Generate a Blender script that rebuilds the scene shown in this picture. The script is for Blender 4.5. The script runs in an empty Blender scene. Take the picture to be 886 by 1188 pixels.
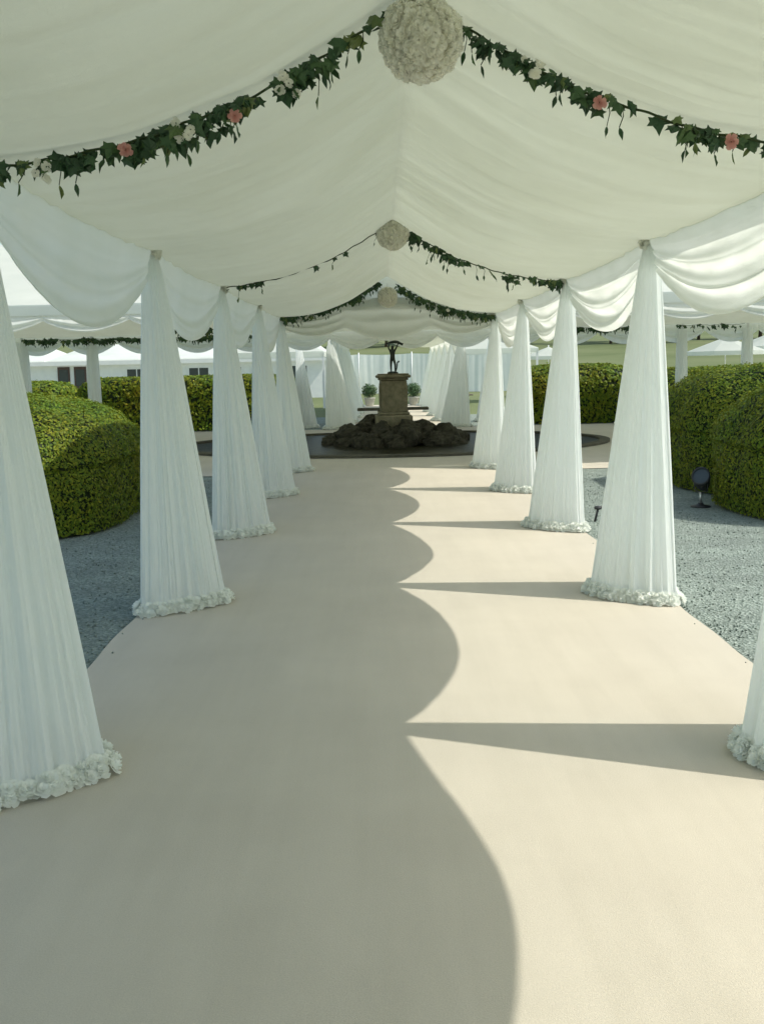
import bpy, math, random
import numpy as np
from mathutils import Vector, Matrix, noise as mnoise
R = math.radians; PI = math.pi
random.seed(7); rng = np.random.default_rng(7)
S = bpy.context.scene
COL = S.collection

# ---------------------------------------------------------------- camera
cam = bpy.data.objects.new('camera', bpy.data.cameras.new('camera')); COL.objects.link(cam)
cam.data.sensor_fit = 'VERTICAL'; cam.data.sensor_height = 36.0
cam.data.lens = 36.0 * 1214.0 / 1188.0
cam.data.clip_start = 0.05; cam.data.clip_end = 3000
cam.matrix_world = (Matrix.Translation((-0.1589, 0, 1.56)) @ Matrix.Rotation(-0.0005, 4, 'Z')
                    @ Matrix.Rotation(PI/2 - 0.1371, 4, 'X') @ Matrix.Rotation(-0.021, 4, 'Z'))
S.camera = cam
# ---------------------------------------------------------------- light
SUN = Vector((1.60, -0.33, 2.02)).normalized()
w = bpy.data.worlds.new('World'); S.world = w; w.use_nodes = True
nt = w.node_tree; nt.nodes.clear()
sky = nt.nodes.new('ShaderNodeTexSky'); sky.sky_type = 'NISHITA'; sky.sun_disc = False
sky.sun_elevation = math.asin(SUN.z); sky.sun_rotation = math.atan2(SUN.x, SUN.y)
sky.air_density = 1.2; sky.dust_density = 2.0; sky.ozone_density = 1.0
bg = nt.nodes.new('ShaderNodeBackground'); bg.inputs['Strength'].default_value = 0.15
wo = nt.nodes.new('ShaderNodeOutputWorld')
tn = nt.nodes.new('ShaderNodeMix'); tn.data_type = 'RGBA'; tn.blend_type = 'MULTIPLY'; tn.inputs[0].default_value = 1.0; tn.inputs[7].default_value = (1.0, 1.0, .90, 1)
nt.links.new(sky.outputs[0], tn.inputs[6]); nt.links.new(tn.outputs[2], bg.inputs[0]); nt.links.new(bg.outputs[0], wo.inputs[0])
sl = bpy.data.lights.new('sun', 'SUN'); sl.energy = 2.75; sl.angle = R(0.6); sl.color = (1.0, 0.955, 0.86)
so = bpy.data.objects.new('sun', sl); COL.objects.link(so)
so.rotation_euler = SUN.to_track_quat('Z', 'Y').to_euler(); so.location = (20, -5, 30)
S.view_settings.view_transform = 'Standard'; S.view_settings.look = 'None'
S.view_settings.exposure = 0.46; S.view_settings.gamma = 1.0
S.view_settings.use_curve_mapping = False

# ---------------------------------------------------------------- materials
def mat(name, rough=0.8, spec=0.3):
    m = bpy.data.materials.new(name); m.use_nodes = True
    n = m.node_tree.nodes; b = n['Principled BSDF']
    b.inputs['Roughness'].default_value = rough
    b.inputs['Specular IOR Level'].default_value = spec
    return m, n, m.node_tree.links, b
def coord(n, l, scale=(1, 1, 1), kind='Object'):
    tc = n.new('ShaderNodeTexCoord'); mp = n.new('ShaderNodeMapping')
    mp.inputs['Scale'].default_value = scale
    l.new(tc.outputs[kind], mp.inputs[0]); return mp.outputs[0]
def noise(n, l, vec, scale, detail=4, rough=.55):
    t = n.new('ShaderNodeTexNoise'); t.inputs['Scale'].default_value = scale
    t.inputs['Detail'].default_value = detail; t.inputs['Roughness'].default_value = rough
    l.new(vec, t.inputs['Vector']); return t.outputs[0]
def ramp(n, l, fac, stops):
    r = n.new('ShaderNodeValToRGB'); e = r.color_ramp.elements
    while len(e) < len(stops): e.new(0.5)
    for k, (p, c) in enumerate(stops):
        e[k].position = p; e[k].color = (*c, 1)
    l.new(fac, r.inputs[0]); return r.outputs[0]
def bump(n, l, h, strength, dist=0.01):
    b = n.new('ShaderNodeBump'); b.inputs['Strength'].default_value = strength
    b.inputs['Distance'].default_value = dist; l.new(h, b.inputs['Height']); return b.outputs[0]
def mixc(n, l, a, b, f, mode='MULTIPLY'):
    x = n.new('ShaderNodeMix'); x.data_type = 'RGBA'; x.blend_type = mode
    x.inputs[0].default_value = f; l.new(a, x.inputs[6]); l.new(b, x.inputs[7]); return x.outputs[2]

def cloth(name, c0, c1, trans=0.4, nscale=2.0, weave=250, tcol=None, foldscale=None, bs=0.25, gather=.22):
    m = bpy.data.materials.new(name); m.use_nodes = True
    n, l = m.node_tree.nodes, m.node_tree.links; n.clear()
    out = n.new('ShaderNodeOutputMaterial')
    v = coord(n, l)
    col = ramp(n, l, noise(n, l, v, nscale, 5), [(0.3, c0), (0.7, c1)])
    d = n.new('ShaderNodeBsdfDiffuse'); t = n.new('ShaderNodeBsdfTranslucent')
    l.new(col, d.inputs[0])
    if tcol: t.inputs[0].default_value = (*tcol, 1)
    else: l.new(col, t.inputs[0])
    h = noise(n, l, v, weave, 2)
    if foldscale:
        h2 = noise(n, l, coord(n, l, foldscale), 1.0, 4, .6)
        ad = n.new('ShaderNodeMath'); ad.operation = 'MULTIPLY_ADD'; ad.inputs[1].default_value = 6.0
        l.new(h2, ad.inputs[0]); l.new(h, ad.inputs[2]); h = ad.outputs[0]
    bp = bump(n, l, h, bs, 0.006)
    l.new(bp, d.inputs['Normal']); l.new(bp, t.inputs['Normal'])
    mx = n.new('ShaderNodeMixShader'); mx.inputs[0].default_value = trans
    if foldscale:   # gathered cloth is denser in its folds and lets less light through
        mr = n.new('ShaderNodeMapRange'); mr.inputs['From Min'].default_value = .3; mr.inputs['From Max'].default_value = .7
        mr.inputs['To Min'].default_value = trans*(1-gather); mr.inputs['To Max'].default_value = min(.9, trans*(1+gather))
        l.new(noise(n, l, coord(n, l, foldscale), 1.7, 5, .6), mr.inputs['Value']); l.new(mr.outputs[0], mx.inputs[0])
    l.new(d.outputs[0], mx.inputs[1]); l.new(t.outputs[0], mx.inputs[2])
    l.new(mx.outputs[0], out.inputs[0]); return m

M = {}
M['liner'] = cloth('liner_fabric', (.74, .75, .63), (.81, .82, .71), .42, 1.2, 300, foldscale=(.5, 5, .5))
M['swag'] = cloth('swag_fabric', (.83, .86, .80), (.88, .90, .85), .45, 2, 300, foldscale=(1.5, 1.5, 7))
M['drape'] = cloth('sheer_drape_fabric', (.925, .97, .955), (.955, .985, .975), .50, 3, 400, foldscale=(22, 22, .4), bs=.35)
M['roof'] = cloth('roof_canvas', (.76, .80, .76), (.85, .88, .84), .52, 1.0, 120)
M['petal'] = cloth('silk_petals', (.95, .94, .83), (.97, .96, .89), .45, 30, 60)
M['white_petal'] = cloth('white_silk_petals', (.90, .93, .88), (.94, .96, .92), .4, 30, 60)
M['tulle'] = cloth('cream_tulle', (.84, .85, .77), (.90, .91, .84), .35, 20, 80)
M['pink'] = cloth('pink_petals', (.74, .36, .33), (.82, .52, .46), .25, 30, 60)
m, n, l, b = mat('ivy_leaves', .45, .4)
g = n.new('ShaderNodeNewGeometry')
l.new(ramp(n, l, g.outputs['Random Per Island'], [(0, (.018, .050, .018)), (.5, (.035, .085, .035)), (.82, (.06, .12, .04)), (1, (.16, .20, .06))]), b.inputs['Base Color'])
M['ivy'] = m
m, n, l, b = mat('garland_stem', .7); b.inputs['Base Color'].default_value = (.03, .05, .015, 1); M['stem'] = m
def foliage(name, cs, nsc=1.1):
    m, n, l, b = mat(name, .6, .25)
    g = n.new('ShaderNodeNewGeometry')
    a = ramp(n, l, g.outputs['Random Per Island'], [(0, cs[0]), (.55, cs[1]), (1, cs[2])])
    k = ramp(n, l, noise(n, l, coord(n, l), nsc, 3), [(.32, (.70, .95, .9)), (.5, (1, 1, 1)), (.62, (1.1, 1.0, .85)), (.74, (1.2, .88, .75))])
    l.new(mixc(n, l, a, k, 1.0), b.inputs['Base Color'])
    tr = n.new('ShaderNodeBsdfTranslucent'); tr.inputs[0].default_value = (*[c*1.2 for c in cs[2]], 1)
    mx = n.new('ShaderNodeMixShader'); mx.inputs[0].default_value = .18
    l.new(b.outputs[0], mx.inputs[1]); l.new(tr.outputs[0], mx.inputs[2])
    l.new(mx.outputs[0], n['Material Output'].inputs[0]); return m
M['hedge'] = foliage('box_hedge_leaves', [(.060, .120, .010), (.135, .195, .012), (.235, .260, .018)])
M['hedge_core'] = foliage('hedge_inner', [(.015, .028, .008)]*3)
M['tree'] = foliage('tree_leaves', [(.020, .050, .020), (.035, .075, .028), (.06, .10, .035)], .3)
M['shrub'] = foliage('shrub_leaves', [(.06, .11, .05), (.09, .15, .07), (.12, .18, .09)])
m, n, l, b = mat('bark', .9); l.new(ramp(n, l, noise(n, l, coord(n, l), 8), [(.3, (.05, .035, .025)), (.7, (.11, .085, .06))]), b.inputs['Base Color']); M['bark'] = m
# carpet
m, n, l, b = mat('beige_carpet', .95, .1)
v = coord(n, l)
c1 = ramp(n, l, noise(n, l, v, 1.3, 6, .6), [(.25, (.530, .485, .400)), (.75, (.595, .548, .455))])
c2 = ramp(n, l, noise(n, l, v, 220, 3, .7), [(.3, (.86, .86, .85)), (.7, (1.06, 1.06, 1.06))])
st = ramp(n, l, noise(n, l, coord(n, l, (6, .5, 1)), 1.2, 5, .6), [(.35, (.965, .965, .96)), (.6, (1.01, 1.01, 1.01))])
l.new(mixc(n, l, mixc(n, l, c1, c2, 1.0), st, 1.0), b.inputs['Base Color'])
ha = n.new('ShaderNodeMath'); ha.operation = 'MULTIPLY_ADD'; ha.inputs[1].default_value = 5.0
l.new(noise(n, l, coord(n, l, (1, .6, 1)), 1.8, 3, .5), ha.inputs[0]); l.new(noise(n, l, v, 260, 3, .7), ha.inputs[2])
l.new(bump(n, l, ha.outputs[0], .5, .004), b.inputs['Normal']); b.inputs['Sheen Weight'].default_value = .15
M['carpet'] = m
# gravel
m, n, l, b = mat('grey_gravel', .9, .25)
v = coord(n, l)
vo = n.new('ShaderNodeTexVoronoi'); vo.inputs['Scale'].default_value = 60; l.new(v, vo.inputs['Vector'])
sp = n.new('ShaderNodeSeparateColor'); l.new(vo.outputs['Color'], sp.inputs[0])
c1 = ramp(n, l, sp.outputs[0], [(0, (.19, .235, .205)), (.5, (.255, .305, .27)), (1, (.36, .415, .375))])
c2 = ramp(n, l, noise(n, l, v, 2.2, 8, .65), [(.3, (.78, .78, .78)), (.7, (1.12, 1.12, 1.12))])
l.new(mixc(n, l, c1, c2, 1.0), b.inputs['Base Color'])
l.new(bump(n, l, vo.outputs['Distance'], .9, .02), b.inputs['Normal'])
M['gravel'] = m
m, n, l, b = mat('meadow', .95, .1)
v = coord(n, l)
l.new(ramp(n, l, noise(n, l, v, .05, 8, .7), [(.3, (.11, .14, .06)), (.5, (.15, .18, .085)), (.75, (.20, .21, .12))]), b.inputs['Base Color'])
M['grass'] = m
def stone(name, a, c, sc=6, rough=.9, bs=.6, bd=.02):
    m, n, l, b = mat(name, rough, .25); v = coord(n, l)
    l.new(ramp(n, l, noise(n, l, v, sc, 8, .65), [(.3, a), (.7, c)]), b.inputs['Base Color'])
    l.new(bump(n, l, noise(n, l, v, sc*4, 6, .7), bs, bd), b.inputs['Normal']); return m
M['stone'] = stone('weathered_stone', (.15, .14, .09), (.32, .29, .20), 7)
M['rock'] = stone('wet_dark_rock', (.022, .022, .014), (.095, .088, .06), 3, .75, .8, .05)
M['kerb'] = stone('dark_kerb_stone', (.07, .07, .055), (.14, .13, .10), 5)
M['bronze'] = stone('aged_bronze', (.015, .02, .018), (.05, .06, .05), 9, .45, .2, .01)
m, n, l, b = mat('pond_water', .08, .5)
b.inputs['Base Color'].default_value = (.025, .025, .014, 1)
b.inputs['Roughness'].default_value = .35; b.inputs['IOR'].default_value = 1.12; b.inputs['Specular IOR Level'].default_value = .3
l.new(bump(n, l, noise(n, l, coord(n, l), 9, 4), .6, .03), b.inputs['Normal']); M['water'] = m
m, n, l, b = mat('white_paint', .45); l.new(ramp(n, l, noise(n, l, coord(n, l), 3, 5), [(.3, (.74, .76, .76)), (.7, (.82, .83, .82))]), b.inputs['Base Color']); M['white'] = m
m, n, l, b = mat('black_metal', .5, .5); l.new(ramp(n, l, noise(n, l, coord(n, l), 12, 4), [(.3, (.016, .018, .02)), (.7, (.035, .037, .04))]), b.inputs['Base Color']); M['black'] = m
m, n, l, b = mat('grey_metal', .35, .5); b.inputs['Metallic'].default_value = .8; l.new(ramp(n, l, noise(n, l, coord(n, l), 12, 4), [(.3, (.45, .47, .48)), (.7, (.6, .62, .62))]), b.inputs['Base Color']); M['metal'] = m
m, n, l, b = mat('window_glass', .08, .6); b.inputs['Base Color'].default_value = (.05, .065, .07, 1); M['glass'] = m
m, n, l, b = mat('door_timber', .6); l.new(ramp(n, l, noise(n, l, coord(n, l, (1, 1, 8)), 4, 4), [(.3, (.07, .045, .04)), (.7, (.12, .08, .07))]), b.inputs['Base Color']); M['timber'] = m
m, n, l, b = mat('terracotta', .85); l.new(ramp(n, l, noise(n, l, coord(n, l), 6, 4), [(.3, (.42, .42, .38)), (.7, (.55, .55, .5))]), b.inputs['Base Color']); M['pot'] = m

# ---------------------------------------------------------------- mesh helpers
class MB:
    def __init__(s): s.v = []; s.f = []
    def add(s, vs, fs):
        o = len(s.v); s.v.extend([tuple(v) for v in vs]); s.f.extend([tuple(i+o for i in f) for f in fs])
    def grid(s, nu, nv, fn, closeu=False):
        vs = [fn(i/(nu if closeu else nu-1), j/(nv-1)) for j in range(nv) for i in range(nu)]
        fs = []
        for j in range(nv-1):
            for i in range(nu if closeu else nu-1):
                a = j*nu+i; c = j*nu+(i+1) % nu
                fs.append((a, c, c+nu, a+nu))
        s.add(vs, fs)
    def box(s, x0, y0, z0, x1, y1, z1, bev=0.0, mtx=None):
        b = bev
        if b <= 0:
            vs = [(x, y, z) for z in (z0, z1) for y in (y0, y1) for x in (x0, x1)]
            fs = [(0, 2, 3, 1), (4, 5, 7, 6), (0, 1, 5, 4), (2, 6, 7, 3), (0, 4, 6, 2), (1, 3, 7, 5)]
        else:
            vs = []
            for (z, i) in ((z0, b), (z0+b, 0), (z1-b, 0), (z1, b)):
                for (x, y) in ((x0+i+b*(i == 0), y0+i), (x1-i-b*(i == 0), y0+i), (x1-i, y0+i+b*(i == 0)), (x1-i, y1-i-b*(i == 0)),
                               (x1-i-b*(i == 0), y1-i), (x0+i+b*(i == 0), y1-i), (x0+i, y1-i-b*(i == 0)), (x0+i, y0+i+b*(i == 0))):
                    vs.append((x, y, z))
            fs = [tuple(range(7, -1, -1)), tuple(range(24, 32))]
            for j in range(3):
                for i in range(8):
                    a = j*8+i; c = j*8+(i+1) % 8; fs.append((a, c, c+8, a+8))
        if mtx: vs = [mtx @ Vector(v) for v in vs]
        s.add(vs, fs)
    def tube(s, pts, r, n=8):
        pts = [Vector(p) for p in pts]; rs = r if isinstance(r, (list, tuple)) else [r]*len(pts)
        vs = []; fs = []
        for i, p in enumerate(pts):
            d = (pts[min(i+1, len(pts)-1)] - pts[max(i-1, 0)]).normalized()
            u = d.cross(Vector((0, 0, 1)));
            if u.length < 1e-3: u = Vector((1, 0, 0))
            u.normalize(); w_ = d.cross(u)
            for k in range(n):
                a = 2*PI*k/n; vs.append(p + (u*math.cos(a)+w_*math.sin(a))*rs[i])
        for i in range(len(pts)-1):
            for k in range(n):
                a = i*n+k; c = i*n+(k+1) % n; fs.append((a, c, c+n, a+n))
        fs.append(tuple(range(n-1, -1, -1))); fs.append(tuple(range((len(pts)-1)*n, len(pts)*n)))
        s.add(vs, fs)
    def lathe(s, prof, n=24, c=(0, 0)):
        vs = [(c[0]+r*math.cos(2*PI*k/n), c[1]+r*math.sin(2*PI*k/n), z) for r, z in prof for k in range(n)]
        fs = []
        for j in range(len(prof)-1):
            for k in range(n):
                a = j*n+k; d = j*n+(k+1) % n; fs.append((a, d, d+n, a+n))
        fs.append(tuple(range(n-1, -1, -1))); fs.append(tuple(range((len(prof)-1)*n, len(prof)*n)))
        s.add(vs, fs)
    def mesh(s, name, m, smooth=True):
        me = bpy.data.meshes.new(name); me.from_pydata(s.v, [], s.f); me.update()
        if smooth: me.polygons.foreach_set('use_smooth', [True]*len(me.polygons))
        me.materials.append(M[m]); return me
def link(name, me, parent=None, loc=None, rotz=0.0):
    o = bpy.data.objects.new(name, me); COL.objects.link(o)
    if parent: o.parent = parent
    if loc is not None: o.location = loc
    o.rotation_euler = (0, 0, rotz); return o
def build(mb, name, m, parent=None, loc=None, rotz=0.0, smooth=True):
    return link(name, mb.mesh(name, m, smooth), parent, loc, rotz)
def tag(o, label=None, cat=None, group=None, kind=None):
    if label: o['label'] = label
    if cat: o['category'] = cat
    if group: o['group'] = group
    if kind: o['kind'] = kind
    return o
def thing(name, label, cat, loc=(0, 0, 0), rotz=0.0, group=None):
    return tag(link(name, None, None, loc, rotz), label, cat, group)
def dup(root, loc, rotz=0.0, label=None, group=None, scale=None):
    r = root.copy(); COL.objects.link(r); r.location = loc; r.rotation_euler = (0, 0, rotz)
    if label: r['label'] = label
    if group: r['group'] = group
    if scale: r.scale = scale
    for ch in list(root.children):
        c = ch.copy(); COL.objects.link(c); c.parent = r
        for g in ch.children:
            d = g.copy(); COL.objects.link(d); d.parent = c
    return r
def nz(x, y=0.0, z=0.0): return mnoise.noise(Vector((x, y, z)))

def rosette(mb, c, nrm, r, rings=3, petals=5, seed=0):
    """A small silk rose: rings of cupped petals round a normal."""
    rd = random.Random(seed); nrm = Vector(nrm).normalized()
    u = nrm.orthogonal().normalized(); w_ = nrm.cross(u); c = Vector(c)
    for k in range(rings):
        rr = r*(1-.27*k); up = r*(.10+.26*k); a0 = rd.random()*6.28
        np_ = max(3, petals-k)
        for p in range(np_):
            a = a0+2*PI*p/np_+rd.uniform(-.15, .15); hw = PI/np_*1.15
            def pt(ang, rad, h): return c+u*math.cos(ang)*rad+w_*math.sin(ang)*rad+nrm*h
            j = rd.uniform(.85, 1.12)
            vs = [pt(a, rr*.12, up*.2), pt(a-hw, rr*.62*j, up*.7), pt(a, rr*.66*j, up*.55), pt(a+hw, rr*.62*j, up*.7),
                  pt(a-hw*.65, rr*j, up+r*.22), pt(a, rr*1.06*j, up+r*.12), pt(a+hw*.65, rr*j, up+r*.22)]
            mb.add(vs, [(0, 1, 2), (0, 2, 3), (1, 4, 5, 2), (2, 5, 6, 3)])

# ================================================================ SETTING
# ground: meadow that rises to a low hill, one sheet to the horizon
def hill(x, y):
    t = max(0.0, (y-60)/130.0); t = min(t, 1.6)
    return (5.2*t**1.3 + (1.5*nz(x*.008, y*.008)*min(1, t))) if t > 0 else 0.0
mb = MB()
xs = sorted(set([-1500, -900, -500] + list(range(-300, 301, 20)) + [500, 900, 1500]))
ys = [-300, -60, 0, 20, 40, 60, 70, 85, 100, 120, 140, 160, 180, 200, 230, 270, 330, 450, 700, 1100, 1800]
mb.add([(x, y, hill(x, y)) for y in ys for x in xs],
       [(j*len(xs)+i, j*len(xs)+i+1, (j+1)*len(xs)+i+1, (j+1)*len(xs)+i) for j in range(len(ys)-1) for i in range(len(xs)-1)])
tag(build(mb, 'ground', 'grass'), kind='structure')
def sheet(name, x0, y0, x1, y1, z, m, wob=0.0, n=80):
    mb = MB()
    def fn(u, v):
        y = y0+(y1-y0)*v; x = x0+(x1-x0)*u
        if u in (0, 1): x += wob*nz(y*.9, u*9+3)+wob*.5*nz(y*2.3, u*5)
        return (x, y, z)
    mb.grid(3, n, fn); return tag(build(mb, name, m), kind='structure')
sheet('gravel', -16, -8, 16, 34, .004, 'gravel')
sheet('path', -12, 15.5, 12, 27.0, .012, 'carpet', .0, 8).name = 'terrace'
sheet('carpet_edge', -1.73, -6, 1.73, 16.2, .018, 'carpet', .035, 200).name = 'path'
sheet('path', -1.45, 26.9, 2.05, 44, .016, 'carpet', 0, 8)

# ================================================================ TUNNEL PARTS
PROF = [(0, 2.92), (.10, 2.855), (.25, 2.765), (.56, 2.595), (1.02, 2.435), (1.35, 2.375), (1.62, 2.345)]
def prof(x):
    x = abs(x)
    for (a, za), (b_, zb) in zip(PROF, PROF[1:]):
        if x <= b_:
            t = (x-a)/(b_-a); return za+(zb-za)*t
    return PROF[-1][1]
def sprof(x):
    return (prof(x-.06 if x > .06 else 0)+2*prof(x)+prof(min(x+.06, 1.62)))/4
def liner_mesh(y0, nb, bay=3.0, name='ceiling_liner'):
    """Pleated lining hung from ridge to both eaves; folds run across, each bay bellies a little."""
    mb = MB(); per = 64
    nv = nb*per+1; nu = 57
    def fn(u, v):
        x = (u*2-1)*1.62; y = y0+v*nb*bay
        k = (v*nb) % 1.0; t = abs(x)/1.62
        belly = (math.sin(PI*k))**.8 if 0 < k < 1 else 0
        # folds gather towards the frames at the eaves
        kk = k + .055*math.sin(2*PI*k)*t
        yy = (math.floor(v*nb-1e-9)+kk)*bay + (0.0 if x < 0 else 50)
        f = (nz(yy*5.5, t*.9)*.042 + nz(yy*12, 5+t*1.5)*.022)*(.35+.65*math.sin(PI*min(1, t*1.0+.05)))
        f *= min(1, 4*belly+.15)
        z = sprof(abs(x)) - belly*(.035+.045*math.sin(PI*t)) + f
        return (x, y, z)
    mb.grid(nu, nv, fn); return mb.mesh(name, 'liner')
def swag_mesh(L, top, mid, edge, side, nfold=4, bulge=.10, seed=0, name='swag_valance', amp=1.0, pw=.88):
    """Draped valance of length L along +Y starting at 0; crescent folds."""
    mb = MB(); nu, nv = 61, 46
    def fn(s, t):
        q = max(0.0, 4*s*(1-s))
        shape = math.sin(PI*s)**pw if 0 < s < 1 else 0
        z_bot = edge+(mid-edge)*shape
        wob = .012*nz(s*4, seed+.3)*shape
        tt = t
        z = top + (z_bot-top)*tt + wob
        ph = 2*PI*nfold*(tt**.85)+1.3*nz(s*1.6, seed*3.1)+seed
        fold = (.5+.5*math.sin(ph))**1.6
        fold2 = .5+.5*math.sin(ph*2.17+2.0+2.2*nz(s*2.2, seed+7.7))
        x = bulge*(math.sin(min(1, tt*1.15)*PI*.62))*(.3+.7*q**.5)
        fa = amp*(.45+.9*(.5+.5*nz(t*5, s*2.5, seed+9)))
        x += fa*(.050*fold+.018*fold2)*(q**.45)*max(0, min(1, tt*1.8-.25)) + .010*nz(s*22, tt*2, seed)*(1-q)**.5
        z += fa*.022*math.cos(ph)*(q**.6)*min(1, tt*3)*(1-tt*.6)
        if tt > .955: x -= (tt-.955)*.5*q
        return (side*x, s*L, z)
    mb.grid(nu, nv, fn); return mb.mesh(name, 'swag')
def roof_mesh(y0, y1, hw, eave, ridge, name='roof_canvas', bays=4):
    mb = MB(); th = .012
    def fn(u, v):
        x = (u*2-1)*hw; t = abs(x)/hw
        k = (v*bays) % 1
        return (x, y0+(y1-y0)*v, ridge+(eave-ridge)*t - .05*math.sin(PI*t)*math.sin(PI*k))
    mb.grid(17, bays*8+1, fn); return mb.mesh(name, 'roof')

def drape_meshes(side, hwid=1.715, px=1.60, seed=0, base_in=None, outd=None, top=2.345):
    base_in = .455 if side > 0 else .495
    """Curtain gathered under the eave and spread into a three-cornered foot inside the walkway. Local x measured from post line, mirrored by side."""
    # base contour, x relative to px ; going round
    base = [(.115, -.46), (.03, -.46), (-.10, -.385), (-.25, -.28), (base_in*-1+.115, -.12), (-.36, -.02), (-.22, .14), (.0, .26), (.10, .29), (.115, .14), (.115, -.16)]
    def closed(pts, u):
        n_ = len(pts); L = [0]
        for i in range(n_):
            a = Vector(pts[i]); c = Vector(pts[(i+1) % n_]); L.append(L[-1]+(c-a).length)
        d = (u % 1.0)*L[-1]
        for i in range(n_):
            if d <= L[i+1]+1e-9:
                t = (d-L[i])/(L[i+1]-L[i]); a = Vector(pts[i]); c = Vector(pts[(i+1) % n_])
                nrm = (c-a).normalized(); return a.lerp(c, t), Vector((-nrm.y, nrm.x))
        return Vector(pts[0]), Vector((0, -1))
    n_ = 400; nh = 36
    mb = MB()
    def fn(u, v):
        z = v*top
        p, nr = closed(base, u)
        p2, _ = closed(base, u+.012); p1, _ = closed(base, u-.012); p = (p+p1+p2)/3
        zt = 2.12
        if z < zt:
            wv = (1-z/zt); wv = wv*.97+.03*wv**2
            g = .23 + .77*wv
        else:
            g = .23 - .14*((z-zt)/(top-zt))**1.2
        cx = .04*(1 if z < zt else 1)
        a = 2*PI*u
        q = Vector((cx+(p.x-cx)*g, p.y*g))
        if z < zt: q.x = p.x*g + (.115*(1-g)*.55)*(1 if p.x > .08 else .62)
        cu = math.cos(a)*3.2; su = math.sin(a)*3.2
        pl = nz(cu*2.2, su*2.2, seed+z*.3)*2.3 + nz(cu*6, su*6, seed+4+z*.22)*1.3 + (abs(nz(cu*13, su*13, seed+9+z*.1))**.8-.2)*.5
        pl *= .6+.8*abs(nz(cu*.9, su*.9, seed+z*.5))+.2
        amp = .013*(.22+.78*(1-min(1, z/zt)))
        if z > zt-.15: amp *= .8
        q += nr*pl*amp
        flare = .004*max(0, 1-z/.12)
        q += nr*flare
        return (side*q.x, q.y, z+.004)
    mb.grid(n_, nh, fn, True)
    me = mb.mesh('drape', 'drape')
    # flower trim round the foot
    fb = MB(); rd = random.Random(seed+11)
    def trim(u, h, out, r):
        p, nr = closed(base, u)
        c = Vector((side*(p.x+nr.x*out), p.y+nr.y*out, h))
        nn = Vector((side*nr.x, nr.y, rd.uniform(.3, 1.6)))
        rosette(fb, c, nn, r, 3, 5, rd.randint(0, 99999))
    per = 2.2
    for i in range(64): trim(i/64+rd.uniform(-.006, .006), rd.uniform(.02, .035), rd.uniform(.018, .04), rd.uniform(.028, .042))
    for i in range(60): trim(i/60+rd.uniform(-.008, .008), rd.uniform(.05, .07), rd.uniform(.004, .02), rd.uniform(.026, .038))
    fme = fb.mesh('flower_trim', 'white_petal')
    # top knot of tulle
    kb = MB()
    for i in range(16):
        a = rd.random()*6.28; zz = rd.uniform(-.05, .02)
        d = Vector((math.cos(a)*side, math.sin(a), rd.uniform(-.3, .5)))
        rosette(kb, Vector((side*.01, 0, 2.33+zz))+d*.03, d, rd.uniform(.025, .04), 2, 4, rd.randint(0, 9999))
    # ribbon tie
    kme = kb.mesh('top_knot', 'tulle')
    pb = MB(); pb.box(side*.012-.014, -.014, 0.0, side*.012+.014, .014, top+.1, .004)
    pme = pb.mesh('pole', 'white', False)
    return [('drape', me), ('flower_trim', fme), ('top_knot', kme), ('pole', pme)]
DR = {s: [drape_meshes(s, seed=k*17+s) for k in range(4)] for s in (1, -1)}
def column_meshes(seed):
    mb = MB()
    def fn(u, v):
        z = v*2.35; a = 2*PI*u; cu, su = math.cos(a), math.sin(a)
        g = 1-.22*(z/2.35)**2
        pl = .016*(nz(cu*4, su*4, seed+z*.1)*1.3+nz(cu*9, su*9, seed+z*.1))
        return (cu*(.20*g+pl), su*(.15*g+pl), z)
    mb.grid(160, 20, fn, True); me = mb.mesh('drape', 'drape')
    pb = MB(); pb.box(-.03, -.03, 0, .03, .03, 2.5, .006)
    kb = MB(); rd = random.Random(seed)
    for i in range(40):
        a = 2*PI*i/40; rosette(kb, (.23*math.cos(a), .18*math.sin(a), rd.uniform(.02, .06)), (math.cos(a), math.sin(a), .7), rd.uniform(.03, .045), 3, 5, i)
    return [('drape', me), ('flower_trim', kb.mesh('flower_trim', 'white_petal')), ('pole', pb.mesh('pole', 'white', False))]
COLM = [column_meshes(3), column_meshes(8)]
def column(variant, loc, label, group):
    t = thing('draped_column', label, 'draped post', loc, variant*1.3, group)
    for nm, me in COLM[variant % 2]: link(nm, me, t)
    return t
def post(side, variant, loc, rotz, label, group, scale=1.0):
    t = thing('draped_post', label, 'draped post', loc, rotz, group)
    t.scale = (scale, scale, 1)
    for nm, me in DR[side][variant % 4]: link(nm, me, t)
    return t

# ================================================================ MAIN WALKWAY CANOPY
YF = lambda k: 4.00+3*k
can = thing('walkway_canopy', 'long white pleated canopy over the beige carpet, seen from inside', 'canopy', (0, YF(-2), 0))
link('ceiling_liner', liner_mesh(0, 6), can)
link('roof_canvas', roof_mesh(0, 18, 1.88, 2.48, 3.5, bays=6), can)
sw = {}
for s in (1, -1):
    for v in range(3): sw[s, v] = swag_mesh(3.0, 2.35, 1.80, 2.20, s, 4 if s > 0 else 3, .05, seed=v*1.7+.4, amp=1.0 if s > 0 else .5)
    sw[s, 9] = swag_mesh(3.0, 2.35, 1.87, 2.20, s, 4 if s > 0 else 3, .05, seed=6.4, pw=1.7, amp=1.0 if s > 0 else .5)
    for k in range(-2, 4):
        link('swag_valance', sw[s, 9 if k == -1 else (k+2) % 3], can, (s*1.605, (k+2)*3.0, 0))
mb = MB()
for k in range(-2, 5):
    for s in (1, -1):
        mb.tube([(0, (k+2)*3, 3.43), (s*1.66, (k+2)*3, 2.55)], .022, 6)
mb.tube([(0, 0, 3.43), (0, 18, 3.43)], .02, 6)
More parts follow.
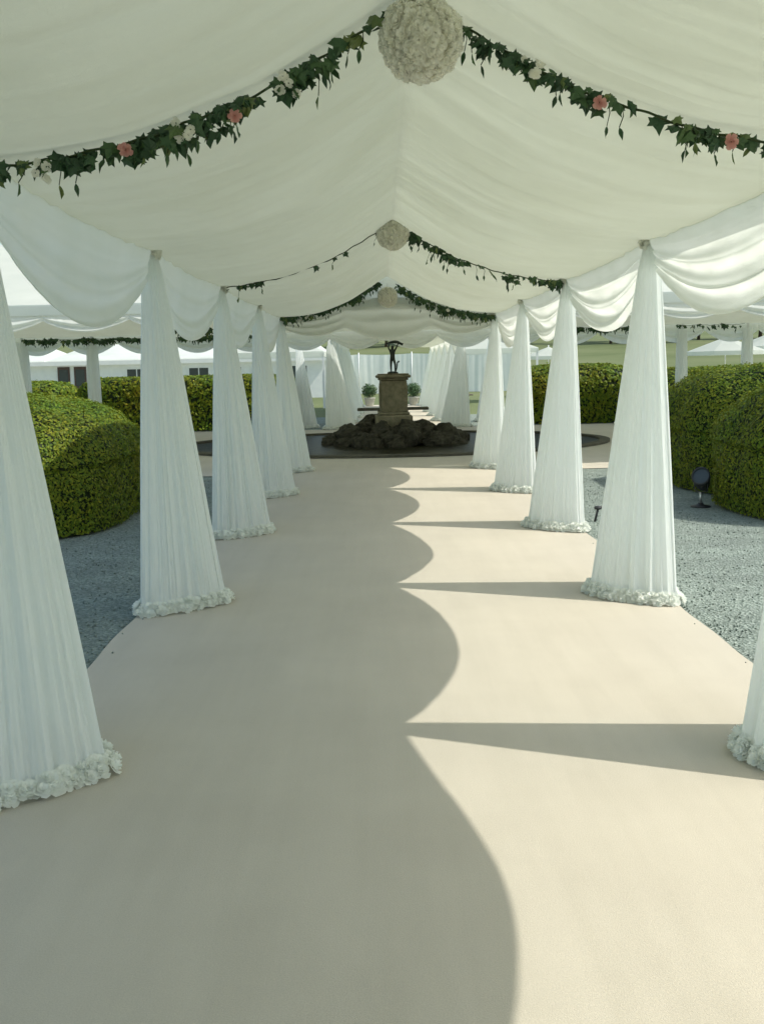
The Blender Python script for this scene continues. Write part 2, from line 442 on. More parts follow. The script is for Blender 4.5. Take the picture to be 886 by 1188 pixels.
for s in (1, -1): mb.tube([(s*1.68, 0, 2.50), (s*1.68, 18, 2.50)], .02, 6)
build(mb, 'roof_frame', 'metal', can)
# gable swag at the far end
mb = MB()
def gable(u, t):
    x = (u*2-1)*1.60; a = abs(x)
    zt = sprof(a)+.03
    if a < .62: zb = 2.16-.21*math.sin(PI*(1-(a/.62))*.5)
    else: zb = 2.17-.13*math.sin(PI*(a-.62)/.98)
    zb = min(zb, zt-.02)
    q = math.sin(PI*((a/.62*.5+.5) if a < .62 else (a-.62)/.98))
    ph = 2*PI*4*t+1.2*nz(x*1.5, 3)
    return (x, 18.02+.03*math.sin(ph)*q*min(1, 3*t), zt+(zb-zt)*t+.012*math.cos(ph)*q)
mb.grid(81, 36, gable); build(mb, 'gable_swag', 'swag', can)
mb = MB(); mb.grid(41, 3, lambda u, v: ((u*2-1)*1.7, 18.08, (sprof(min(1.62, abs(u*2-1)*1.7))-.05)*(1-v)+(3.47-.55*abs(u*2-1)*1.7)*v)); build(mb, 'gable_panel', 'roof', can)

ordn = {0: 'nearest', 1: 'second', 2: 'third', 3: 'fourth', 4: 'fifth'}
for k in range(-1, 5):
    for s in (-1, 1):
        sn = 'left' if s < 0 else 'right'
        if k == -1: lab = 'draped white post behind the viewer on the %s of the carpet' % sn
        elif k == 0: lab = 'nearest white draped post cut off by the %s frame edge' % sn
        elif k == 4: lab = 'farthest white draped post of the %s row, beside the fountain' % sn
        else: lab = 'white draped post with flower trimmed foot, %s along the %s edge of the carpet' % (ordn[k], sn)
        post(s, k+3, (s*1.60-(.04 if (k == 0 and s < 0) else 0), YF(k), .018), 0, lab, 'draped posts along the walkway')

# ---------------------------------------------------------------- flower balls and garlands
def ball_mesh(r, n_, seed):
    mb = MB()
    rd = random.Random(seed)
    mb.lathe([(max(.001, r*.86*math.sin(PI*j/12)), -r*.86*math.cos(PI*j/12)) for j in range(13)], 20)
    for i in range(n_):
        z = 1-2*(i+.5)/n_; a = i*2.39996+rd.uniform(-.1, .1); q = math.sqrt(1-z*z)
        d = Vector((q*math.cos(a), q*math.sin(a), z))
        rosette(mb, d*r*rd.uniform(.84, .90), d+Vector([rd.uniform(-.25, .25) for _ in range(3)]), r*rd.uniform(.13, .19), 3, 5, rd.randint(0, 99999))
    return mb.mesh('rose_cluster', 'petal')
bm_ = ball_mesh(.153, 330, 3)
for k, z, txt in ((0, 2.735, 'large cream rose ball hanging at the top centre of the nearest garland'),
                  (2, 2.79, 'cream rose ball hanging from the ridge at the middle garland'),
                  (4, 2.60, 'small far cream rose ball in front of the end gable')):
    t = thing('flower_ball', txt, 'flower ball', (0.02 if k == 0 else 0.0, YF(k)-(.09 if k == 4 else .02), z), k*.7, 'rose balls hung from the ridge')
    link('rose_cluster', bm_, t)
    mb = MB(); mb.tube([(0, 0, .13), (0.004, 0, 3.0-z if k != 4 else .2)], .004, 5); build(mb, 'hanging_cord', 'white', t)

LEAF = [(0, 0), (.30, .10), (.52, .02), (.42, .28), (.62, .48), (.30, .52), (.14, .78), (0, 1.05), (-.16, .76), (-.30, .50), (-.60, .46), (-.44, .26), (-.50, .0), (-.28, .08)]
def leaf(mb, p, d, r, rd, kind=0):
    """Ivy leaf (kind 0) or slim leaf (kind 1) hanging from p along d."""
    d = d.normalized(); u = d.orthogonal().normalized()
    u = Matrix.Rotation(rd.uniform(0, 6.28), 3, d) @ u if kind == 1 else (Vector((1, 0, 0)) - d*d.x + Vector((0, rd.uniform(-.7, .7), 0))).normalized()
    w_ = d.cross(u)
    pts = LEAF if kind == 0 else [(0, 0), (.16, .25), (.20, .5), (.12, .8), (0, 1.1), (-.12, .8), (-.20, .5), (-.16, .25)]
    vs = [p + u*x*r + d*y*r + w_*(-.35*abs(x)+.25*y*y*rd.uniform(-1, 1))*r for x, y in pts]
    c = p + d*r*.42 + w_*r*.05
    vs.append(c); n_ = len(pts)
    mb.add(vs, [(i, (i+1) % n_, n_) for i in range(n_)])
def garland(name, label, pts, dens, seed, loc, rotz=0, sz=.055, pinks=(), whites=(), hang=.09, per_m=46, group=None, gcat='garland'):
    rd = random.Random(seed)
    t = thing(name, label, gcat, loc, rotz, group)
    P = [Vector(p) for p in pts]; L = [0]
    for a, c in zip(P, P[1:]): L.append(L[-1]+(c-a).length)
    def at(d):
        for i in range(len(P)-1):
            if d <= L[i+1]: return P[i].lerp(P[i+1], (d-L[i])/(L[i+1]-L[i]))
        return P[-1].copy()
    sb = MB()
    sb.tube([at(L[-1]*i/60)+Vector((0, 0, .004*math.sin(i))) for i in range(61)], .005, 5)
    lb = MB()
    d = 0
    while d < L[-1]:
        d += rd.expovariate(per_m); p = at(min(d, L[-1])); f = dens(p.x)
        if rd.random() > f: continue
        cl = nz(d*5.0, seed*1.3)            # clumps
        if cl < -.15 and rd.random() < .55: continue
        q = p + Vector((rd.uniform(-.02, .02), rd.uniform(-.03, .03), .012-rd.random()**1.6*hang*(.5+.9*max(0, cl+.3))))
        dr = Vector((rd.uniform(-.8, .8), rd.uniform(-.5, .3), -1+rd.uniform(-.2, .6)))
        leaf(lb, q, dr, sz*rd.uniform(.5, 1.3), rd, 0 if rd.random() < .66 else 1)
        if rd.random() < .12:
            e = q+Vector((rd.uniform(-.03, .03), -.01, -rd.uniform(.05, .10))); sb.tube([p, (p+e)/2+Vector((.008, 0, 0)), e], .002, 4)
            leaf(lb, e, Vector((rd.uniform(-.3, .3), 0, -1)), sz*.8, rd, 1)
    build(sb, 'stem', 'stem', t); build(lb, 'leaves', 'ivy', t, smooth=False)
    for x, dz in pinks:
        y_ = min(P, key=lambda q: abs(q.x-x)); i = P.index(y_)
        fb = MB(); rosette(fb, (0, 0, 0), (.1, -1, -.2), .027, 4, 6, int(seed+x*99)+5)
        build(fb, 'pink_rose', 'pink', t, (x, -.035, at_z(P, x)+dz))
    for x, dz in whites:
        fb = MB()
        for i in range(5): rosette(fb, (rd.uniform(-.035, .035), rd.uniform(-.01, .02), rd.uniform(-.03, .03)), (rd.uniform(-.4, .4), -1, rd.uniform(-.5, .2)), rd.uniform(.014, .022), 2, 5, rd.randint(0, 9999))
        build(fb, 'white_flower', 'petal', t, (x, -.035, at_z(P, x)+dz))
    return t
def at_z(P, x):
    for a, c in zip(P, P[1:]):
        if min(a.x, c.x) <= x <= max(a.x, c.x):
            return a.z+(c.z-a.z)*((x-a.x)/(c.x-a.x) if c.x != a.x else 0)
    return P[0].z
def arch(x0, x1, drop=.03, n_=40):
    return [(x0+(x1-x0)*i/n_, 0, sprof(abs(x0+(x1-x0)*i/n_))-drop) for i in range(n_+1)]
gg = 'ivy garlands strung from ridge to eave'
garland('ivy_garland', 'nearest ivy garland left of the big rose ball, with a pink rose', arch(-1.58, -.03, .035), lambda x: 1, 21, (0, YF(0)-.01, 0), sz=.058,
        pinks=((-1.06, -.03), (-.66, -.05)), whites=((-1.38, -.04), (-.85, -.03), (-.47, -.03)), group=gg, per_m=150, hang=.06)
garland('ivy_garland', 'nearest ivy garland right of the big rose ball, with two pink roses', arch(.03, 1.58, .035), lambda x: 1 if x > .16 else .8, 34, (0, YF(0)-.01, 0), sz=.055,
        pinks=((.66, -.03), (1.14, -.03)), whites=((.42, -.015),), group=gg, per_m=125, hang=.05)
garland('ivy_garland', 'sparse middle ivy garland with a bare stretch, left of the middle rose ball', arch(-1.56, -.03, .02), lambda x: 1 if x < -1.2 else (.8 if x > -.14 else .02), 5, (0, YF(2)-.01, 0), sz=.07, group=gg, hang=.05, per_m=110)
garland('ivy_garland', 'patchy middle ivy garland right of the middle rose ball', arch(.03, 1.56, .03), lambda x: 1 if (x < .62 or x > 1.28 or 1.02 < x < 1.14) else .12, 9, (0, YF(2)-.01, 0), sz=.07, group=gg, hang=.06, per_m=110)
garland('ivy_garland', 'farthest full ivy garland on the left half of the end gable', arch(-1.60, -.12, .02), lambda x: 1, 12, (0, YF(4)-.05, 0), sz=.07, group=gg, per_m=170, whites=((-1.2, -.04),))
garland('ivy_garland', 'farthest full ivy garland on the right half of the end gable', arch(.12, 1.60, .05), lambda x: 1, 15, (0, YF(4)-.05, 0), sz=.07, group=gg, per_m=170, whites=((.9, -.04),))

# ================================================================ FOUNTAIN COURT MARQUEE (spans left to right behind the walkway)
CY0, CY1, CX = 16.25, 26.8, 13.0
mq = thing('court_marquee', 'broad white marquee roof spanning the fountain court from left to right', 'marquee', (0, 0, 0))
mb = MB()
def rf(u, v):
    x = (u*2-1)*CX; y = CY0-.2+(CY1-CY0+.4)*v
    t = abs(v*2-1)
    return (x, y, 4.15-1.57*t-.05*math.sin(PI*t)*abs(math.sin(x*PI/2.6)))
mb.grid(121, 21, rf); build(mb, 'roof_canvas', 'roof', mq)
mb = MB()
def lf(u, v):
    x = (u*2-1)*CX; t = abs(v*2-1); y = CY0+.05+(CY1-CY0-.1)*v
    return (x, y, 3.75-1.27*t**.8-.08*math.sin(PI*t)+.03*nz(x*4, t*2)*math.sin(PI*t)-.10*abs(math.sin(x*PI/2.6))*math.sin(PI*t))
mb.grid(241, 41, lf); build(mb, 'ceiling_liner', 'liner', mq)
for y in (CY0-.215, CY1+.215):
    mb = MB(); mb.box(-CX, y-.008, 2.44, CX, y+.008, 2.60, .0); build(mb, 'eave_band', 'roof', mq, smooth=False)
sn_ = swag_mesh(1.3, 2.48, 2.18, 2.36, 1, 3, .04, seed=2.2, name='front_swag')
sf_ = swag_mesh(1.35, 2.50, 2.02, 2.32, 1, 3, .04, seed=5.1, name='rear_swag')
sf2 = swag_mesh(1.7, 2.50, 2.12, 2.28, 1, 3, .04, seed=3.1, name='rear_swag')
for i in range(-10, 10):
    x = i*1.3
    if -1.9 < x+.65 < 1.9: continue
    link('front_swag', sn_, mq, (x, CY0-.17, 0), -PI/2)
for i in range(-9, 9):
    link('rear_swag', sf_, mq, (i*1.35+.0, CY1+.03, 0), -PI/2)
# eave line garlands
for (x0, x1, y, z, sd, lab) in ((-9.0, -6.6, 26.55, 2.44, 3, 'ivy garland along the rear eave of the court marquee, far left'),
                                (-6.5, -3.3, 26.5, 2.43, 8, 'ivy garland along the rear eave of the court marquee, left of the fountain'),
                                (-5.1, -3.9, 24.0, 2.52, 14, 'short ivy garland looped in front of the rear eave, left of the fountain'),
                                (4.2, 6.2, 26.5, 2.46, 18, 'ivy garland along the rear eave of the court marquee, right of the fountain'),
                                (7.3, 9.0, 26.5, 2.47, 19, 'thin ivy garland on the rear eave of the court marquee, far right')):
    garland('ivy_garland', lab, [(x0+(x1-x0)*i/30, 0, z-.03*math.sin(PI*((i*3/30) % 1))) for i in range(31)], (lambda x: 1) if sd != 19 else (lambda x: .16), sd, (0, y, 0), sz=.12, per_m=80, hang=.07, group='ivy garlands on the court marquee')
for x, y, s, lab in ((-7.35, 26.7, -1, 'white draped post under the far left rear eave, right of the outermost one'),
                     (-9.1, 26.7, -1, 'outermost white draped post under the far left rear eave'),
                     (7.5, 26.7, 1, 'white draped post under the rear eave just right of the second walkway post'),
                     (9.15, 26.7, 1, 'outermost white draped post under the far right rear eave, above the near hedge'),
                     (6.25, 26.7, 1, 'white draped post under the rear eave between the second and third right walkway posts'),
                     (-6.9, 16.2, -1, 'white draped post at the front left corner of the court marquee, outside the frame'),
                     (6.9, 16.2, 1, 'white draped post at the front right corner of the court marquee, outside the frame')):
    if abs(x) > 7: column(int(abs(x)) % 2, (x, y, .012), lab, 'draped posts of the court marquee')
    else: post(s, 0, (x, y, .012), 0, lab, 'draped posts of the court marquee').scale = (1.1, 1.0, 1.03)

# opposite walkway beyond the fountain
OX = .30
op = thing('far_walkway_canopy', 'far white canopy continuing beyond the fountain, framed by draped posts', 'canopy', (OX, 27.2, 0))
link('ceiling_liner', liner_mesh(0, 5), op); link('roof_canvas', roof_mesh(0, 15, 1.8, 2.55, 3.3, bays=5), op)
for s in (1, -1):
    for k in range(5): link('swag_valance', sw[s, k % 3], op, (s*1.605, k*3.0, 0))
for k in range(6):
    for s in (-1, 1):
        sn = 'left' if s < 0 else 'right'
        nm = ('first', 'second', 'third', 'fourth', 'fifth', 'last')[k]
        p = post(s, k, (OX+s*1.66, 27.3+3*k-(.05 if k == 5 else 0), .016), 0, '%s draped post of the far walkway, %s side beyond the fountain' % (nm, sn), 'draped posts of the far walkway')
        p.scale = (1.55, 1.2, 1)
for x, s, lab in ((-2.25, -1, 'lone white draped post on the gravel, left of the far walkway'), (2.95, 1, 'lone white draped post on the gravel, right of the far walkway'), (3.7, 1, 'outer of two white draped posts right of the far walkway')):
    post(s, 1, (x, 28.2 if x < 0 else 29.5, .004), 0, lab, 'draped posts beyond the court').scale = (1.15, 1.1, 1.0)

# ---------------------------------------------------------------- pond, rocks, pedestal, statue
mb = MB()
n_ = 96
def ell(rx, ry, z): return [(rx*math.cos(2*PI*i/n_)+.05, 21.48+ry*math.sin(2*PI*i/n_), z) for i in range(n_)]
r0, r1, r2, r3 = ell(4.45, 3.45, .016), ell(4.45, 3.45, .06), ell(4.25, 3.28, .065), ell(4.25, 3.28, .018)
mb.add(r0+r1+r2+r3, [(j*n_+i, j*n_+(i+1) % n_, (j+1)*n_+(i+1) % n_, (j+1)*n_+i) for j in range(3) for i in range(n_)])
k_ = build(mb, 'pond_kerb', 'kerb', smooth=False); tag(k_, 'dark low stone kerb ringing the oval pond', 'kerb')
mb = MB(); mb.add(ell(4.26, 3.29, .022), [tuple(range(n_))]); tag(build(mb, 'water', 'water', smooth=False), kind='structure')
FX, FY = .13, 21.5
def rock_mesh(seed):
    mb = MB(); rd = random.Random(seed); nu, nv = 22, 14
    ax = (rd.uniform(.8, 1.2), rd.uniform(.7, 1.1), rd.uniform(.6, .9))
    def fn(u, v):
        a = 2*PI*u; b_ = PI*v
        d = Vector((math.sin(b_)*math.cos(a), math.sin(b_)*math.sin(a), -math.cos(b_)))
        r = 1+.35*nz(d.x*1.3+seed, d.y*1.3, d.z*1.3)+.22*nz(d.x*3+seed, d.y*3, d.z*3)+.08*nz(d.x*8, d.y*8+seed, d.z*8)
        r = round(r*7)/7*.35+r*.65
        return (d.x*r*ax[0], d.y*r*ax[1], d.z*r*ax[2])
    mb.grid(nu, nv, fn, True); return mb.mesh('boulder', 'rock', False)
RK = [rock_mesh(i) for i in range(6)]
rd = random.Random(4)
for i in range(44):
    ringn = 0 if i < 11 else (1 if i < 26 else 2)
    a = i*2.39996; rr = (.62, .98, 1.28)[ringn]+rd.uniform(-.08, .08)
    s_ = (.29, .27, .22)[ringn]*rd.uniform(.8, 1.25)
    z_ = (.26, .15, .05)[ringn]+rd.uniform(-.03, .04)
    o = link('boulder', RK[i % 6], None, (FX+.05+rr*math.cos(a), FY+rr*.95*math.sin(a), z_))
    o.scale = (s_,)*3; o.rotation_euler = (rd.uniform(-.4, .4), rd.uniform(-.4, .4), rd.random()*6)
    ca, sa = math.cos(a), math.sin(a)
    side_ = ('on the right' if ca > 0 else 'on the left') if abs(ca) > .7 else ('in front' if sa < 0 else 'at the back')
    tag(o, 'dark wet boulder %s in the rock heap, %s of the pedestal' % (('high up', 'halfway up', 'at the waterline')[ringn], side_), 'boulder', 'boulders round the fountain pedestal')
pd = thing('fountain_pedestal', 'square weathered stone pedestal rising from the rocks in the pond', 'pedestal', (FX, FY, 0), R(4))
mb = MB(); mb.box(-.40, -.40, .0, .40, .40, .34, .02); mb.box(-.36, -.36, .342, .36, .36, .60, .025); mb.box(-.31, -.31, .602, .31, .31, .66, .02); build(mb, 'plinth', 'stone', pd, smooth=False)
mb = MB(); mb.box(-.26, -.26, .662, .26, .26, 1.30, .015)
for a in range(4):
    mt = Matrix.Rotation(a*PI/2, 4, 'Z')
    mb.box(-.20, -.272, .72, .20, -.262, 1.24, 0, mt); mb.box(-.15, -.282, .78, .15, -.2725, 1.18, 0, mt)
build(mb, 'shaft', 'stone', pd, smooth=False)
mb = MB(); mb.box(-.29, -.29, 1.302, .29, .29, 1.345, .012); mb.box(-.335, -.335, 1.347, .335, .335, 1.41, .018); mb.box(-.30, -.30, 1.412, .30, .30, 1.435, .008); build(mb, 'cornice', 'stone', pd, smooth=False)
# bronze figure: striding child with raised arms carrying a dolphin
def skin(name, verts, edges, radii, m, parent, lvl=2):
    me = bpy.data.meshes.new(name); me.from_pydata(verts, edges, []); me.update()
    o = link(name, me, parent); sk = o.modifiers.new('skin', 'SKIN')
    for i, r in enumerate(radii): me.skin_vertices[0].data[i].radius = (r, r)
    me.skin_vertices[0].data[0].use_root = True
    sb = o.modifiers.new('sub', 'SUBSURF'); sb.levels = sb.render_levels = lvl
    me.materials.append(M[m]); sk.use_smooth_shade = True; return o
stt = thing('bronze_statue', 'slim dark bronze figure with raised arms on the fountain pedestal', 'statue', (FX, FY, 1.435), R(-10))
V = [(0, 0, .30), (0, 0, .37), (0, 0, .44), (0, 0, .485), (.005, -.005, .54), (-.045, 0, .455), (-.08, 0, .52), (-.06, -.01, .60),
     (.045, 0, .455), (.09, -.01, .53), (.13, -.02, .61), (-.028, 0, .28), (-.032, -.01, .16), (-.03, 0, .03), (-.035, -.035, .02),
     (.028, 0, .28), (.06, -.03, .18), (.045, .03, .07), (.05, .0, .045), (.0, -.004, .565)]
E_ = [(0, 1), (1, 2), (2, 3), (3, 4), (4, 19), (2, 5), (5, 6), (6, 7), (2, 8), (8, 9), (9, 10), (0, 11), (11, 12), (12, 13), (13, 14), (0, 15), (15, 16), (16, 17), (17, 18)]
Rr = [.046, .040, .046, .020, .036, .022, .016, .013, .022, .016, .013, .032, .022, .014, .012, .032, .022, .014, .012, .022]
skin('figure', V, E_, Rr, 'bronze', stt)
fish = [(-.13, 0, .605), (-.05, -.01, .625), (.05, -.01, .64), (.13, 0, .625), (.19, 0, .585), (.215, 0, .56), (.23, 0, .60)]
skin('dolphin', fish, [(0, 1), (1, 2), (2, 3), (3, 4), (4, 5), (4, 6)], [.010, .026, .034, .030, .018, .010, .010], 'bronze', stt)
mb = MB()
mb.lathe([(.11, 0.0), (.115, .02), (.09, .035), (.05, .045)], 20)
mb.tube([(.05, 0, .02), (.085, 0, .12), (.10, 0, .22), (.135, -.01, .245)], [.018, .014, .014, .022], 8)
build(mb, 'base_mound', 'bronze', stt)

# bench beyond the pond, potted shrubs at the end
bn = thing('stone_bench', 'long low stone bench behind the fountain', 'bench', (.17, 25.5, .012))
mb = MB(); mb.box(-.86, -.19, .52, .86, .19, .585, .012); build(mb, 'seat', 'kerb', bn, smooth=False)
for x in (-.30, .30):
    mb = MB(); mb.box(x-.07, -.15, 0, x+.07, .15, .519, .012); build(mb, 'support', 'kerb', bn, smooth=False)

# ---------------------------------------------------------------- foliage builders
def leafcloud(mb, pts, nrms, size, rd_):
    n_ = len(pts)
    t = rd_.normal(size=(n_, 3)); nn = nrms + rd_.normal(size=(n_, 3))*.28
    nn /= np.linalg.norm(nn, axis=1)[:, None]
    u = np.cross(nn, t); u /= np.linalg.norm(u, axis=1)[:, None]; w_ = np.cross(nn, u)
    s_ = (size*rd_.uniform(.6, 1.35, n_))[:, None]
    a = pts+u*s_; b_ = pts+w_*s_*.55; c = pts-u*s_; d = pts-w_*s_*.55
    vs = np.stack([a, b_, c, d], 1).reshape(-1, 3)
    o = len(mb.v); mb.v.extend(map(tuple, vs.tolist()))
    mb.f.extend([(o+4*i, o+4*i+1, o+4*i+2, o+4*i+3) for i in range(n_)])
def hedge(name, label, c, half, h, n_leaf, size=.03, e=.42, e2=.5, rot=0, group='clipped box hedges', lean=0, seed=0, dip=.04):
    rd_ = np.random.default_rng(seed+50)
    t = thing(name, label, 'hedge', (c[0], c[1], 0), rot, group)
    def sp(a, p): return math.copysign(abs(a)**p, a)
    def surf(th, ph, infl=0.0):
        x = sp(math.cos(ph), e)*sp(math.cos(th), e2)*half[0]; y = sp(math.cos(ph), e)*sp(math.sin(th), e2)*half[1]
        z = sp(math.sin(ph), e)
        x *= 1-.06*(1-z) if z < .5 else 1
        k = 1+dip*(nz(x*.9+seed, y*.9, z)*1.4+nz(x*2.6+seed, y*2.6, z*2.6)*.9)+infl
        return Vector((x*k, y*k, h*(.02+.98*z)*k))
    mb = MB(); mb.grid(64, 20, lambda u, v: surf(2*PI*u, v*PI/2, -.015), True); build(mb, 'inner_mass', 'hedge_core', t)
    # area-weighted scatter
    G1, G2 = 180, 60
    P = np.array([[surf(2*PI*i/G1, (j/G2)*PI/2)[:] for i in range(G1+1)] for j in range(G2+1)])
    A = P[:-1, :-1]; B = P[:-1, 1:]; Cc = P[1:, :-1]; D = P[1:, 1:]
    nn = np.cross(B-A, Cc-A); nn2 = np.cross(D-A, Cc-B)
    ar = np.linalg.norm(nn2, axis=2).ravel(); N = nn2.reshape(-1, 3)/(ar[:, None]+1e-9)
    idx = rd_.choice(len(ar), n_leaf, p=ar/ar.sum())
    uu = rd_.random((n_leaf, 1)); vv = rd_.random((n_leaf, 1))
    a_, b_, c_, d_ = [q.reshape(-1, 3)[idx] for q in (A, B, Cc, D)]
    p = (a_*(1-uu)+b_*uu)*(1-vv)+(c_*(1-uu)+d_*uu)*vv
    nr = N[idx]
    if (nr[:, 2].mean() < 0): nr = -nr
    p = p+nr*rd_.normal(.0, .014, (n_leaf, 1))
    m2 = MB(); leafcloud(m2, p, nr, size, rd_); build(m2, 'leaves', 'hedge', t, smooth=False)
    return t
hedge('box_hedge', 'large rounded sunlit hedge on the gravel between the first two left posts', (-4.62, 11.35), (1.85, 1.95), 1.34, 100000, .017, .62, .62, seed=1)
hedge('box_hedge', 'rounded hedge at the right frame edge, nearest on the right', (5.15, 10.75), (1.78, 1.35), 1.42, 75000, .017, .55, .6, seed=2)
hedge('box_hedge', 'large rounded hedge right of the second right post, behind the nearest one', (5.35, 13.1), (2.0, 1.35), 1.50, 75000, .018, .5, .55, seed=3)
hedge('box_hedge', 'square dark hedge behind the second gap on the left', (-5.3, 29.0), (2.95, 1.5), 1.42, 20000, .045, .22, .3, seed=4, dip=.02)
hedge('box_hedge', 'low long hedge at the far left behind the marquee posts', (-11.2, 28.6), (2.8, 1.4), 1.38, 16000, .05, .25, .3, seed=5, dip=.02)
hedge('box_hedge', 'rounded hedge seen between the second and third right posts', (5.2, 28.9), (1.75, 1.6), 1.52, 16000, .045, .42, .45, seed=6, dip=.03)
hedge('box_hedge', 'far low hedge showing over the near right hedges', (9.8, 30.4), (2.6, 1.5), 1.36, 14000, .05, .4, .4, seed=7, dip=.03)

def tree(name, label, x, y, H, Rr_, seed, group, n_leaf=3500):
    z0 = hill(x, y)-.1; rd_ = np.random.default_rng(seed); rr = random.Random(seed)
    t = thing(name, label, 'tree', (x, y, z0), 0, group)
    mb = MB(); mb.tube([(0, 0, 0), (.1, 0, H*.3), (0, .1, H*.7)], [H*.03, H*.022, H*.008], 7)
    for i in range(5):
        a = rr.random()*6.28; mb.tube([(0, 0, H*(.25+.08*i)), (math.cos(a)*Rr_*.6, math.sin(a)*Rr_*.6, H*(.5+.08*i))], [H*.012, H*.004], 5)
    build(mb, 'trunk', 'bark', t)
    cl = [(Vector((rr.uniform(-1, 1)*Rr_*.65, rr.uniform(-1, 1)*Rr_*.65, H*rr.uniform(.32, .86))), Rr_*rr.uniform(.3, .55)) for _ in range(14)]
    per = n_leaf//14; m2 = MB()
    for c, r in cl:
        d = rd_.normal(size=(per, 3)); d /= np.linalg.norm(d, axis=1)[:, None]
        p = np.array(c[:])+d*(r*rd_.uniform(.55, 1.05, (per, 1)))
        leafcloud(m2, p, d, .24, rd_)
    build(m2, 'crown', 'tree', t, smooth=False)
rd = random.Random(12)
kinds = ['dark tree on the meadow ridge behind the right hedges', 'bushy dark tree on the far ridge beyond the meadow']
for i in range(16):
    x = -14+i*5.4+rd.uniform(-1.5, 1.5); y = 168+rd.uniform(-8, 12)
    tree('broadleaf_tree', 'dark broadleaf tree in the row along the far meadow ridge', x, y, rd.uniform(7.5, 12), rd.uniform(3.4, 5), 100+i, 'trees on the far ridge')

# potted shrubs at the end of the far walkway
for x, lab in ((-.55, 'potted pale shrub at the end of the far walkway, left of the pedestal'), (1.25, 'potted pale shrub at the end of the far walkway, right of the pedestal')):
    t = thing('potted_shrub', lab, 'potted plant', (x, 43.0, .0), 0, 'potted shrubs at the far end'); t.scale = (.8, .8, .8)
    mb = MB(); mb.lathe([(.16, .0), (.20, .05), (.27, .38), (.30, .40), (.30, .44), (.25, .44), (.24, .40)], 20); build(mb, 'pot', 'pot', t)
    rdn = np.random.default_rng(int(x*10)+90); d = rdn.normal(size=(1500, 3)); d /= np.linalg.norm(d, axis=1)[:, None]
    m2 = MB(); leafcloud(m2, np.array([0, 0, .80])+d*rdn.uniform(.3, 1, (1500, 1))*np.array([.42, .42, .38]), d, .05, rdn); build(m2, 'foliage', 'shrub', t, smooth=False)
    mb = MB(); mb.tube([(0, 0, .38), (0, 0, .75)], .02, 6); build(mb, 'stem', 'bark', t)

# ---------------------------------------------------------------- far white marquee on the left
fm = thing('reception_marquee', 'long white reception marquee behind the left hedges', 'marquee', (0, 58, 0))
mb = MB(); mb.box(-34, 0, 0, -2.7, 9, 2.2); build(mb, 'wall', 'white', fm, smooth=False)
mb = MB()
nbay = 6; bw = (34-2.7)/nbay
for i in range(nbay):
    x0 = -34+i*bw; x1 = x0+bw
    mb.add([(x0-.03, -.35, 2.22), (x1+.0, -.35, 2.22), (x1, 9.3, 2.22), (x0, 9.3, 2.22), (x0+1.3, 4.5, 3.25), (x1-1.3, 4.5, 3.25)],
           [(0, 1, 5, 4), (2, 3, 4, 5), (1, 2, 5), (3, 0, 4)])
build(mb, 'roof', 'roof', fm, smooth=False)
mb = MB(); mb.box(-34.2, -.40, 2.02, -2.5, -.36, 2.24); build(mb, 'eave_band', 'white', fm, smooth=False)
for x in (-17.4, -16.5):
    mb = MB(); mb.box(x-.33, -.06, 0.05, x+.33, -.003, 1.95); d_ = build(mb, 'door', 'timber', fm, smooth=False)
    mb = MB(); mb.box(x-.24, -.075, .9, x+.24, -.062, 1.8); build(mb, 'pane', 'glass', d_, smooth=False)
for x in (-26, -23.4, -20.8, -13.4, -11.7, -10.0, -8.2, -6.5, -4.6):
    mb = MB()
    mb.box(x-.62, -.05, .75, x+.62, -.003, 1.85)
    f_ = build(mb, 'window', 'white', fm, smooth=False)
    mb = MB(); mb.box(x-.52, -.062, .85, x-.03, -.052, 1.75); mb.box(x+.03, -.062, .85, x+.52, -.052, 1.75)
    build(mb, 'pane', 'glass', f_, smooth=False)
# pale canvas screen closing the end of the far walkway
sc_ = thing('canvas_screen', 'long pale canvas screen closing off the view beyond the far walkway', 'screen', (0, 62, 0))
for i in range(4):
    mb = MB(); x0 = -4.4+i*3.1
    mb.grid(60, 6, lambda u, v: (x0+3.08*u, .05*nz(u*14+i*9, v*.5), .05+2.3*v-.05*math.sin(PI*u)*v)); build(mb, 'panel', 'roof', sc_)
for i in range(5):
    mb = MB(); mb.tube([(-4.4+i*3.1, 0, 0), (-4.4+i*3.1, 0, 2.45)], .035, 8); build(mb, 'pole', 'white', sc_)
# white pavilion right of the far walkway
pv = thing('garden_pavilion', 'white garden pavilion roof beyond the posts right of the fountain', 'pavilion', (4.5, 46, 0))
mb = MB(); mb.add([(-2, -2, 2.25), (2, -2, 2.25), (2, 2, 2.25), (-2, 2, 2.25), (0, 0, 3.1), (-2, -2, 2.05), (2, -2, 2.05), (2, 2, 2.05), (-2, 2, 2.05)],
                  [(0, 1, 4), (1, 2, 4), (2, 3, 4), (3, 0, 4), (0, 5, 6, 1), (1, 6, 7, 2), (2, 7, 8, 3), (3, 8, 5, 0)]); build(mb, 'roof', 'roof', pv, smooth=False)
for x in (-1.95, 1.95):
    for y in (-1.95, 1.95):
        mb = MB(); mb.box(x-.04, y-.04, 0, x+.04, y+.04, 2.2); build(mb, 'leg', 'white', pv, smooth=False)
pv2 = dup(pv, (-4.3, 44, 0), 0, 'white garden pavilion roof beyond the posts left of the fountain', 'garden pavilions'); pv['group'] = 'garden pavilions'
